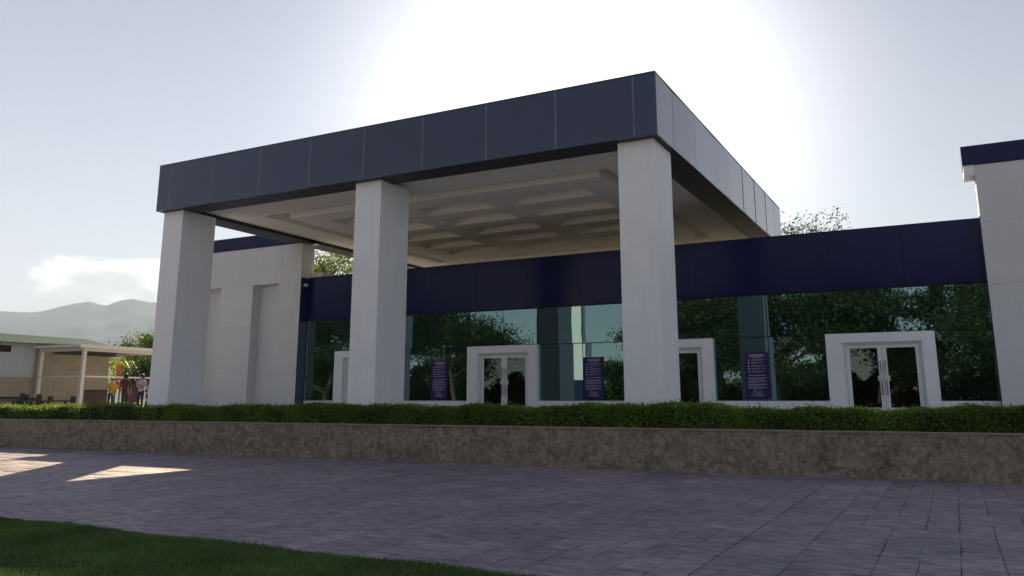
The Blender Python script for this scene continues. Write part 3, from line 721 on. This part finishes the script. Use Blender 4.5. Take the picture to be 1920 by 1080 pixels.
def tree(name, label, loc, height, seed, lm, n_leaf, leaf, levels=3, spread=0.62, trunk_r=0.28, first=0.3, upright=0.6, clump=0.45, group=None, lean=(0, 0), kids=(4, 6), twigs=True, cat='tree'):
    rng = random.Random(seed); nr = np.random.default_rng(seed)
    t = thing(name, loc, label, cat, group)
    segs, tips = grow(rng, (0, 0, 0), height * 0.62, levels, spread, trunk_r, lean, first, upright, kids)
    bm = bmesh.new()
    for pts, radii, lev in segs:
        if lev >= levels and not twigs: continue
        add_tube(bm, pts, [max(x, 0.012) for x in radii], 7 if lev < 2 else (5 if lev == 2 else 3), cap=False)
    me = bpy.data.meshes.new('trunk'); bm.to_mesh(me); bm.free(); link('trunk', me, BARK, t)
    P = []
    per = max(1, n_leaf // max(1, len(tips)))
    for pts, d in tips:
        m = len(pts) - 1
        for _ in range(per):
            f = nr.random() ** 0.7 * m; i = min(int(f), m - 1); o = pts[i].lerp(pts[i + 1], f - i)
            P.append((o.x, o.y, o.z))
    P = np.array(P); P += nr.normal(0, clump, P.shape) * np.array([1, 1, 0.7]) * nr.random((len(P), 1)) ** 0.5
    V, F = leaf_quads(P, leaf, nr, 0.6, 0.3)
    link('crown', mesh_arrays('crown', V, F), lm, t)
    return t

# behind the building, against the bright sky
tree('backlit_tree', 'sparse feathery tree rising behind the roof right of the canopy', (-15.3, 62, FLOOR), 16.2, 21, LEAF_A, 8500, 0.19, levels=4, spread=0.76, trunk_r=0.32, first=0.4, upright=0.9, clump=0.30, lean=(0.12, 0), kids=(4, 5))
tree('low_backlit_tree', 'lower thin-leaved tree peeping over the indigo band right of the canopy', (-8.2, 60, FLOOR), 13.4, 33, LEAF_B, 5000, 0.17, levels=4, spread=0.6, trunk_r=0.25, first=0.4, upright=0.8, clump=0.3, kids=(4, 5))
tree('olive_tree', 'olive green tree seen through the gap under the canopy behind the left wing', (-38.2, 46, FLOOR), 11.8, 8, LEAF_C, 9000, 0.20, levels=3, spread=0.66, trunk_r=0.25, clump=0.6)
tree('small_tree', 'small round dark tree beyond the carport roof', (-60.5, 46.5, FLOOR), 5.6, 4, LEAF_B, 6000, 0.18, levels=3, spread=0.7, trunk_r=0.2, clump=0.5)
tree('garden_tree', 'leafy tree against the left front column beyond the carport', (-51.6, 42.5, FLOOR), 5.6, 15, LEAF_B, 8000, 0.18, levels=3, spread=0.66, trunk_r=0.22, clump=0.5)
# on the lawn behind the viewer: they fill the glass front's reflections
for k, (x, y, h, lm, s) in enumerate(((5.0, -39, 18.5, LEAF_D, 51), (-7.0, -41, 19, LEAF_D, 52), (-17.5, -39, 18.5, LEAF_D, 53), (-28.0, -42, 17.5, LEAF_D, 54), (-58.5, -39, 19, LEAF_D, 55), (-69, -41, 19, LEAF_D, 56), (-44, -64, 9, LEAF_D, 57), (-82, -40, 19, LEAF_D, 58), (-96, -43, 18, LEAF_D, 59))):
    words = ('behind the right wing end', 'opposite the right door', 'opposite the right column', 'opposite the bright glass', 'opposite the middle door', 'opposite the middle column', 'smallest of the row', 'opposite the left door', 'furthest left of the row')[k]
    tree('lawn_tree', 'tall broad tree mirrored in the glass front, ' + words, (x, y, 0), h, s, lm, 36000, 0.34, levels=3, spread=0.72, trunk_r=0.42, first=0.10, upright=0.30, clump=1.05, group='trees on the lawn mirrored in the glass', twigs=False, kids=(6, 8))

# a thick row of shrubs closes the far side of the lawn
def shrub_row():
    rng = np.random.default_rng(9); n = 70000
    x = rng.uniform(-90, 25, n); y = -47 + rng.normal(0, .8, n)
    top = 4.6 + 1.2 * np.sin(x * .35) + .8 * np.sin(x * .9 + 1) + .5 * np.sin(x * 2.3)
    z = rng.random(n) ** .8 * top + rng.normal(0, .15, n)
    V, F = leaf_quads(np.stack([x, y, np.maximum(z, .05)], 1), .5, rng, .6, .3)
    xs = np.arange(-90, 25.1, .5); tp = 4.0 + 1.2 * np.sin(xs * .35) + .8 * np.sin(xs * .9 + 1) + .5 * np.sin(xs * 2.3); k = len(xs)
    W = np.concatenate([np.stack([xs, np.full(k, -47.3), np.zeros(k)], 1), np.stack([xs, np.full(k, -47.3), tp], 1), np.stack([xs, np.full(k, -48.6), tp], 1), np.stack([xs, np.full(k, -48.6), np.zeros(k)], 1)])
    Q = [(r * k + i, r * k + i + 1, (r + 1) * k + i + 1, (r + 1) * k + i) for r in range(3) for i in range(k - 1)]
    tag(link('shrub_belt_twigs', mesh_arrays('shrub_belt_twigs', W, Q), HEDGECORE), 'dark twiggy inside of the shrub belt behind the viewer', 'shrubs', kind='stuff')
    tag(link('shrub_belt', mesh_arrays('shrub_belt', V, F), LEAF_A), 'dense belt of dark shrubs behind the viewer', 'shrubs', kind='stuff')
shrub_row()

# white pillar on the lawn, mirrored in the glass
PX = -23.90
def pillar():
    t = thing('white_pillar', (PX + .5, 1.6, 0), 'tall white pillar with shade painted as a dark lower part, mirrored in the glass right of the middle door', 'pillar')
    box('plinth', PX - .05, PX + 1.05, .85, 2.35, 0, 3.0, FASCIA, t, .02)  # dark lower part stands in for the shadow across the pillar
    box('shaft', PX, PX + 1.0, .9, 2.3, 3.0, 9.0, WHITE, t, .015)
    box('cap', PX - .1, PX + 1.1, .8, 2.4, 9.0, 9.3, WHITE, t, .015)
pillar()

# ------------------------------------------------------------------ shed and carport on the left
ROOFG = mat('green_metal_roof', (0.055, 0.14, 0.12), 0.75, 0.2, var=0.12, var_scale=1.5, streak=0.1)
ROOFW = mat('pale_sheet_roof', (0.55, 0.55, 0.52), 0.5, 0.4, var=0.1, var_scale=2, streak=0.08)
SHEDW = mat('shed_white_wall', (0.44, 0.47, 0.51), 0.8, var=0.08, streak=0.06)
SHEDC = mat('shed_cream_wall', (0.33, 0.29, 0.22), 0.85, var=0.1, streak=0.08)
POSTW = mat('white_steel_post', (0.66, 0.64, 0.60), 0.5, var=0.06)
DARKW = mat('dark_wood', (0.035, 0.025, 0.022), 0.6, var=0.3, var_scale=6)
BROWNW = mat('brown_wood', (0.10, 0.07, 0.045), 0.7, var=0.3, var_scale=6)
ORANGE = mat('orange_panel', (0.50, 0.10, 0.05), 0.5, var=0.08)
MAROON = mat('maroon_panel', (0.09, 0.018, 0.022), 0.6, var=0.2)
SX = -44.2
def corrugated(bm, p00, p10, p01, p11, n, amp):
    """sheet from two edges with n ribs, 12 mm thick"""
    p00, p10, p01, p11 = map(Vector, (p00, p10, p01, p11)); nv = ((p10 - p00).cross(p01 - p00)).normalized()
    A, B = [], []
    for i in range(2 * n + 1):
        f = i / (2 * n); d = nv * (amp if i % 2 else 0)
        A.append((bm.verts.new(p00.lerp(p10, f) + d), bm.verts.new(p01.lerp(p11, f) + d)))
        B.append((bm.verts.new(p00.lerp(p10, f) + d - nv * .012), bm.verts.new(p01.lerp(p11, f) + d - nv * .012)))
    for i in range(2 * n):
        bm.faces.new((A[i][0], A[i + 1][0], A[i + 1][1], A[i][1])); bm.faces.new((B[i][1], B[i + 1][1], B[i + 1][0], B[i][0]))
        bm.faces.new((A[i][0], B[i][0], B[i + 1][0], A[i + 1][0])); bm.faces.new((A[i][1], A[i + 1][1], B[i + 1][1], B[i][1]))
def shed():
    t = thing('shed', (SX - 3, 28, FLOOR), 'low shed with green metal roof at the left edge', 'shed')
    y0, y1 = 20.5, 32.2
    box('lower_wall', SX - 6, SX, y0, y1, FLOOR, 2.85, SHEDC, t)
    box('upper_wall', SX - 5.97, SX - .03, y0 + .03, 27.6, 2.852, 4.62, SHEDW, t)
    box('rear_upper_wall', SX - 5.97, SX - .03, 27.602, y1 - .03, 2.852, 4.62, SHEDC, t)
    box('wall_ledge', SX - .029, SX + .03, y0, 27.6, 2.80, 2.88, SHEDW, t)
    w = box('window', SX - .028, SX - .002, 24.0, 26.3, 4.10, 4.45, DARKGAP, t)
    for y in (24.0, 24.75, 25.5, 26.26): box('frame', SX - .001, SX + .012, y, y + .04, 4.10, 4.45, TRIM, w)
    box('eave_strip', SX - .028, SX + .004, 28.6, 32.6, 4.12, 4.42, DARKW, t)  # dark strip along the wall under the eave
    bm = bmesh.new(); corrugated(bm, (SX + .45, y1 + .3, 4.62), (SX + .45, y0 - .3, 4.62), (SX - 3, y1 + .3, 5.30), (SX - 3, y0 - .3, 5.30), 45, .035); to_obj('roof', bm, ROOFG, t)
    bm = bmesh.new(); corrugated(bm, (SX - 3, y1 + .3, 5.30), (SX - 3, y0 - .3, 5.30), (SX - 6.45, y1 + .3, 4.62), (SX - 6.45, y0 - .3, 4.62), 45, .035); to_obj('roof', bm, ROOFG, t)
shed()
def carport():
    X, Y = -40.3, 27.8
    t = thing('carport', ((SX + X) / 2, Y + 1.8, FLOOR), 'open carport on white posts with pale sheet roof beside the shed', 'carport')
    Y2 = Y + 4.6; zt = 4.36
    for x, y in ((X, Y), (SX + .25, Y), (X, Y2)): box('post', x - .09, x + .09, y - .09, y + .09, FLOOR, zt, POSTW, t, .008)
    box('beam', SX + .16, X - .09, Y - .06, Y + .06, zt - .20, zt - .01, POSTW, t); box('beam', X - .06, X + .06, Y + .09, Y2 - .09, zt - .22, zt - .03, POSTW, t)
    box('beam', SX + .3, X - .09, Y2 - .06, Y2 + .06, zt - .20, zt - .01, POSTW, t)
    bm = bmesh.new(); corrugated(bm, (X + .5, Y2 + .7, zt + .06), (X + .5, Y - .6, zt + .06), (SX + .5, Y2 + .7, zt + .26), (SX + .5, Y - .6, zt + .26), 30, .025); to_obj('roof', bm, ROOFW, t)
    bm = bmesh.new(); add_box(bm, X + .49, X + .52, Y - .6, Y2 + .7, zt - .08, zt + .09); add_box(bm, SX + .5, X + .49, Y - .62, Y - .59, zt - .02, zt + .09); to_obj('edge_trim', bm, POSTW, t)
    box('rail', SX + .34, X - .09, Y - .03, Y + .03, 2.78, 2.86, POSTW, t); box('rail', X - .03, X + .03, Y + .09, Y2 - .09, 2.78, 2.86, POSTW, t)
carport()
def at_px(px, py, y):
    r = _F + _R * ((px - 960) / FPX) + _U * ((432 - py) / FPX); return Vector((0, 0, EYE)) + r * (y / r.y)
def left_things():
    p = at_px(223, 700, 36.5)
    t = thing('orange_panel', (p.x, p.y, FLOOR), 'upright orange panel standing under the carport roof', 'panel')
    box('sheet', p.x - .30, p.x + .28, p.y - .02, p.y + .02, 2.3, 3.9, ORANGE, t, .005); box('leg', p.x - .28, p.x - .22, p.y - .03, p.y + .03, FLOOR, 2.3, DARKW, t); box('leg', p.x + .20, p.x + .26, p.y - .03, p.y + .03, FLOOR, 2.3, DARKW, t)
    p = at_px(247, 700, 37.5)
    t = thing('maroon_screen', (p.x, p.y, FLOOR), 'dark maroon screen behind the leaning ladder beyond the carport', 'screen')
    box('sheet', p.x - .75, p.x + .75, p.y, p.y + .05, FLOOR + .3, 3.75, MAROON, t, .006)
    for s in (-.75, .69): box('post', p.x + s, p.x + s + .06, p.y - .03, p.y - .002, FLOOR, 3.8, DARKW, t)
    # leaning ladder
    a = at_px(237, 680, 35.5); b = at_px(254, 712, 35.0)
    t = thing('ladder', (b.x, b.y, FLOOR), 'pale ladder leaning in front of the maroon screen', 'ladder')
    d = (b - a).normalized(); e = a + d * ((a.z - FLOOR) / -d.z); off = Vector((.36, .25, 0))
    tube('rail', [a - d * .2, e], .028, POSTW, t); tube('rail', [a - d * .2 + off, e + off], .028, POSTW, t)
    for k in range(8):
        q = a.lerp(e, (k + .5) / 8); tube('rung', [q, q + off], .016, POSTW, t, 8)
    # lime shrub
    p = at_px(250, 676, 39)
    tree('lime_shrub', 'bright lime green shrub top showing under the carport roof', (p.x, p.y, FLOOR), 3.6, 61, leaf_mat('lime_leaves', (0.20, 0.26, 0.02), (0.34, 0.38, 0.03), 0.5), 2500, .14, levels=2, spread=.7, trunk_r=.08, clump=.4, cat='shrub')
    p = at_px(280, 690, 36)
    tree('dark_shrub', 'dark green shrub between the carport post and the left column', (p.x, p.y, FLOOR), 3.6, 62, LEAF_A, 4500, .14, levels=2, spread=.7, trunk_r=.09, clump=.5, cat='shrub')
    # dark benches with end posts
    def bench(px0, px1, y, label, z):
        p0, p1 = at_px(px0, 750, y), at_px(px1, 750, y); x0, x1 = p0.x, p1.x
        t = thing('garden_bench', ((x0 + x1) / 2, y, FLOOR), label, 'bench', 'dark benches beside the shed')
        box('seat', x0, x1, y - .22, y + .22, FLOOR + .38, FLOOR + .44, DARKW, t, .01)
        box('backrest', x0 + .04, x1 - .04, y + .19, y + .23, FLOOR + .46, FLOOR + z, DARKW, t, .01)
        for x in (x0 + .03, x1 - .13):
            box('end_post', x, x + .12, y + .10, y + .30, FLOOR, FLOOR + z + .16, DARKW, t, .01); box('leg', x, x + .10, y - .2, y - .1, FLOOR, FLOOR + .38, DARKW, t, .006)
    bench(-18, 34, 22.5, 'dark wooden bench at the far left edge below the shed window', .60)
    bench(38, 66, 22.8, 'short dark wooden bench left of the thin shed post', .55)
    bench(84, 131, 23.4, 'low dark wooden bench between the two front carport posts', .45)
    p = at_px(179, 745, 25)
    t = thing('wooden_cabinet', (p.x, p.y, FLOOR), 'small brown wooden cabinet left of the person in yellow', 'cabinet')
    box('body', p.x - .42, p.x + .42, p.y - .3, p.y + .3, FLOOR + .06, 2.02, BROWNW, t, .01); box('top', p.x - .46, p.x + .46, p.y - .34, p.y + .34, 2.021, 2.06, DARKW, t, .006)
    for s in (-.40, .01): box('door', p.x + s, p.x + s + .39, p.y - .325, p.y - .302, FLOOR + .12, 1.96, BROWNW, t, .004)
    for s in (-.40, .32): box('leg', p.x + s, p.x + s + .08, p.y - .28, p.y + .28, FLOOR, FLOOR + .06, DARKW, t)
left_things()

# ------------------------------------------------------------------ people by the left column
SKIN = mat('skin', (0.28, 0.16, 0.10), 0.6, var=0.05)
HAIR = mat('black_hair', (0.010, 0.009, 0.008), 0.5, var=0.1)
MASKM = mat('face_mask', (0.42, 0.52, 0.62), 0.8, var=0.04)
DENIM = mat('dark_trousers', (0.018, 0.022, 0.038), 0.8, var=0.15, var_scale=8)
def person(px, y, h, face, shirt, label, arms, mask=True, cap=False):
    p = at_px(px, 740, y); t = thing('person', (p.x, p.y, FLOOR), label, 'person', 'people standing by the left column'); t.rotation_euler = (0, 0, face)
    s = h / 1.65
    J = {'pel': (0, 0, .92), 'sp': (0, .01, 1.10), 'ch': (0, .02, 1.27), 'nk': (0, .015, 1.41), 'hd': (0, -.01, 1.50), 'ht': (0, -.005, 1.60)}
    E_ = [('pel', 'sp'), ('sp', 'ch'), ('ch', 'nk'), ('nk', 'hd'), ('hd', 'ht')]
    rad = {'pel': (.15, .11), 'sp': (.135, .10), 'ch': (.165, .115), 'nk': (.052, .052), 'hd': (.082, .095), 'ht': (.070, .080)}
    for q, sg in (('l', -1), ('r', 1)):
        J[q + 'sh'] = (sg * .175, .02, 1.34); rad[q + 'sh'] = (.058, .058)
        el, wr, hn = arms[q]
        J[q + 'el'] = (sg * el[0], el[1], el[2]); J[q + 'wr'] = (sg * wr[0], wr[1], wr[2]); J[q + 'hn'] = (sg * hn[0], hn[1], hn[2])
        rad[q + 'el'] = (.043, .043); rad[q + 'wr'] = (.030, .028); rad[q + 'hn'] = (.036, .022)
        E_ += [('ch', q + 'sh'), (q + 'sh', q + 'el'), (q + 'el', q + 'wr'), (q + 'wr', q + 'hn')]
        J[q + 'hp'] = (sg * .085, 0, .86); J[q + 'kn'] = (sg * .10, -.02, .47); J[q + 'an'] = (sg * .105, .01, .07); J[q + 'to'] = (sg * .115, -.15, .035)
        rad[q + 'hp'] = (.090, .095); rad[q + 'kn'] = (.060, .062); rad[q + 'an'] = (.040, .045); rad[q + 'to'] = (.040, .030)
        E_ += [('pel', q + 'hp'), (q + 'hp', q + 'kn'), (q + 'kn', q + 'an'), (q + 'an', q + 'to')]
        # five short fingers
        hx, hy, hz = J[q + 'hn']; w = Vector(J[q + 'hn']) - Vector(J[q + 'wr']); w.normalize(); b = w.orthogonal().normalized()
        for k in range(5):
            nm = f'{q}f{k}'; ln = (.045, .062, .068, .062, .048)[k]
            tip = Vector((hx, hy, hz)) + w * (ln if k else .02) + b * ((k - 2) * .017 if k else -.05)
            J[nm] = tuple(tip); rad[nm] = (.009, .009); E_.append((q + 'hn', nm))
    names = list(J); me = bpy.data.meshes.new('body')
    me.from_pydata([tuple(c * s for c in J[n]) for n in names], [(names.index(a), names.index(b)) for a, b in E_], [])
    o = bpy.data.objects.new('body', me); COL.objects.link(o)
    md = o.modifiers.new('Skin', 'SKIN'); md.use_smooth_shade = True
    for i, n in enumerate(names):
        sv = me.skin_vertices[0].data[i]; sv.radius = (rad[n][0] * s, rad[n][1] * s); sv.use_root = (n == 'pel')
    sb = o.modifiers.new('Sub', 'SUBSURF'); sb.levels = 1; sb.render_levels = 1
    bpy.context.view_layer.update(); me2 = bpy.data.meshes.new_from_object(o.evaluated_get(bpy.context.evaluated_depsgraph_get())); bpy.data.objects.remove(o)
    body = link('body', me2, SKIN, t); me2.materials.append(shirt); me2.materials.append(DENIM); me2.materials.append(DARKGAP)
    wr = [Vector(J[q + 'wr']) * s for q in 'lr']; el = [Vector(J[q + 'el']) * s for q in 'lr']
    for f in me2.polygons:
        c = Vector(f.center); z = c.z / s; f.use_smooth = True
        hand = any((c - w).length < (c - e).length * 1.1 and (c - w).length < .30 * s and abs(c.x) > .0 and (c - w).length < .17 * s + (.0) for w, e in zip(wr, el))
        f.material_index = 0 if z > 1.405 or hand else (1 if z > .88 else (2 if z > .07 else 3))
    bm = bmesh.new(); bmesh.ops.create_uvsphere(bm, u_segments=18, v_segments=12, radius=.108 * s, matrix=Matrix.Translation((0, .018 * s, 1.575 * s)) @ Matrix.Diagonal((.92, 1.08, 1.0, 1)))
    for v in bm.verts:                                             # open the hair over the face
        if v.co.y < -.02 * s and v.co.z < 1.60 * s: v.co.y = -.02 * s
        if v.co.y > 0 and v.co.z < 1.55 * s: v.co.z -= .05 * s
    me3 = bpy.data.meshes.new('hair'); bm.to_mesh(me3); bm.free()
    for f in me3.polygons: f.use_smooth = True
    link('hair', me3, HAIR, t)
    if mask:
        bm = bmesh.new(); bmesh.ops.create_uvsphere(bm, u_segments=14, v_segments=10, radius=.075 * s, matrix=Matrix.Translation((0, -.060 * s, 1.495 * s)) @ Matrix.Diagonal((1, .75, .72, 1)))
        me4 = bpy.data.meshes.new('face_mask'); bm.to_mesh(me4); bm.free()
        for f in me4.polygons: f.use_smooth = True
        link('face_mask', me4, MASKM, t)
    for q in (-1, 1):
        bm = bmesh.new(); bmesh.ops.create_uvsphere(bm, u_segments=8, v_segments=6, radius=.011 * s, matrix=Matrix.Translation((q * .032 * s, -.098 * s, 1.555 * s))); me5 = bpy.data.meshes.new('eye'); bm.to_mesh(me5); bm.free(); link('eye', me5, HAIR, t)
YEL = mat('yellow_shirt', (0.55, 0.34, 0.03), 0.8, var=0.12, var_scale=6)
MAR = mat('maroon_shirt', (0.085, 0.018, 0.035), 0.8, var=0.12, var_scale=6)
LAV = mat('lavender_shirt', (0.42, 0.40, 0.52), 0.8, var=0.12, var_scale=6)
down = ((.25, .03, 1.08), (.25, -.05, .85), (.25, -.08, .77))
hold = ((.25, .0, 1.10), (.12, -.20, 1.12), (.06, -.26, 1.14))
phone = ((.24, -.02, 1.09), (.13, -.22, 1.22), (.08, -.27, 1.28))
person(208, 26.8, 1.50, R(28), YEL, 'person in a yellow shirt and face mask facing the viewer', {'l': hold, 'r': down})
person(234, 26.2, 1.66, R(205), MAR, 'person in a maroon shirt standing with their back turned', {'l': down, 'r': hold}, mask=False)
person(264, 26.4, 1.62, R(15), LAV, 'masked person in a pale lavender top and black trousers beside the left column', {'l': phone, 'r': hold})

# ------------------------------------------------------------------ haze
def haze():
    bm = bmesh.new(); add_box(bm, -9500, 9500, -4000, 9500, -1.2, 800)
    m = bpy.data.materials.new('haze'); m.use_nodes = True; nt = m.node_tree; nt.nodes.clear()
    out = nt.nodes.new('ShaderNodeOutputMaterial'); v = nt.nodes.new('ShaderNodeVolumePrincipled')
    v.inputs['Color'].default_value = (0.58, 0.76, 1.0, 1); v.inputs['Density'].default_value = 1.4e-4; v.inputs['Anisotropy'].default_value = 0.1
    nt.links.new(v.outputs[0], out.inputs['Volume'])
    o = to_obj('haze', bm, m); tag(o, 'pale haze in front of the distant mountains', 'haze', kind='stuff')
haze()
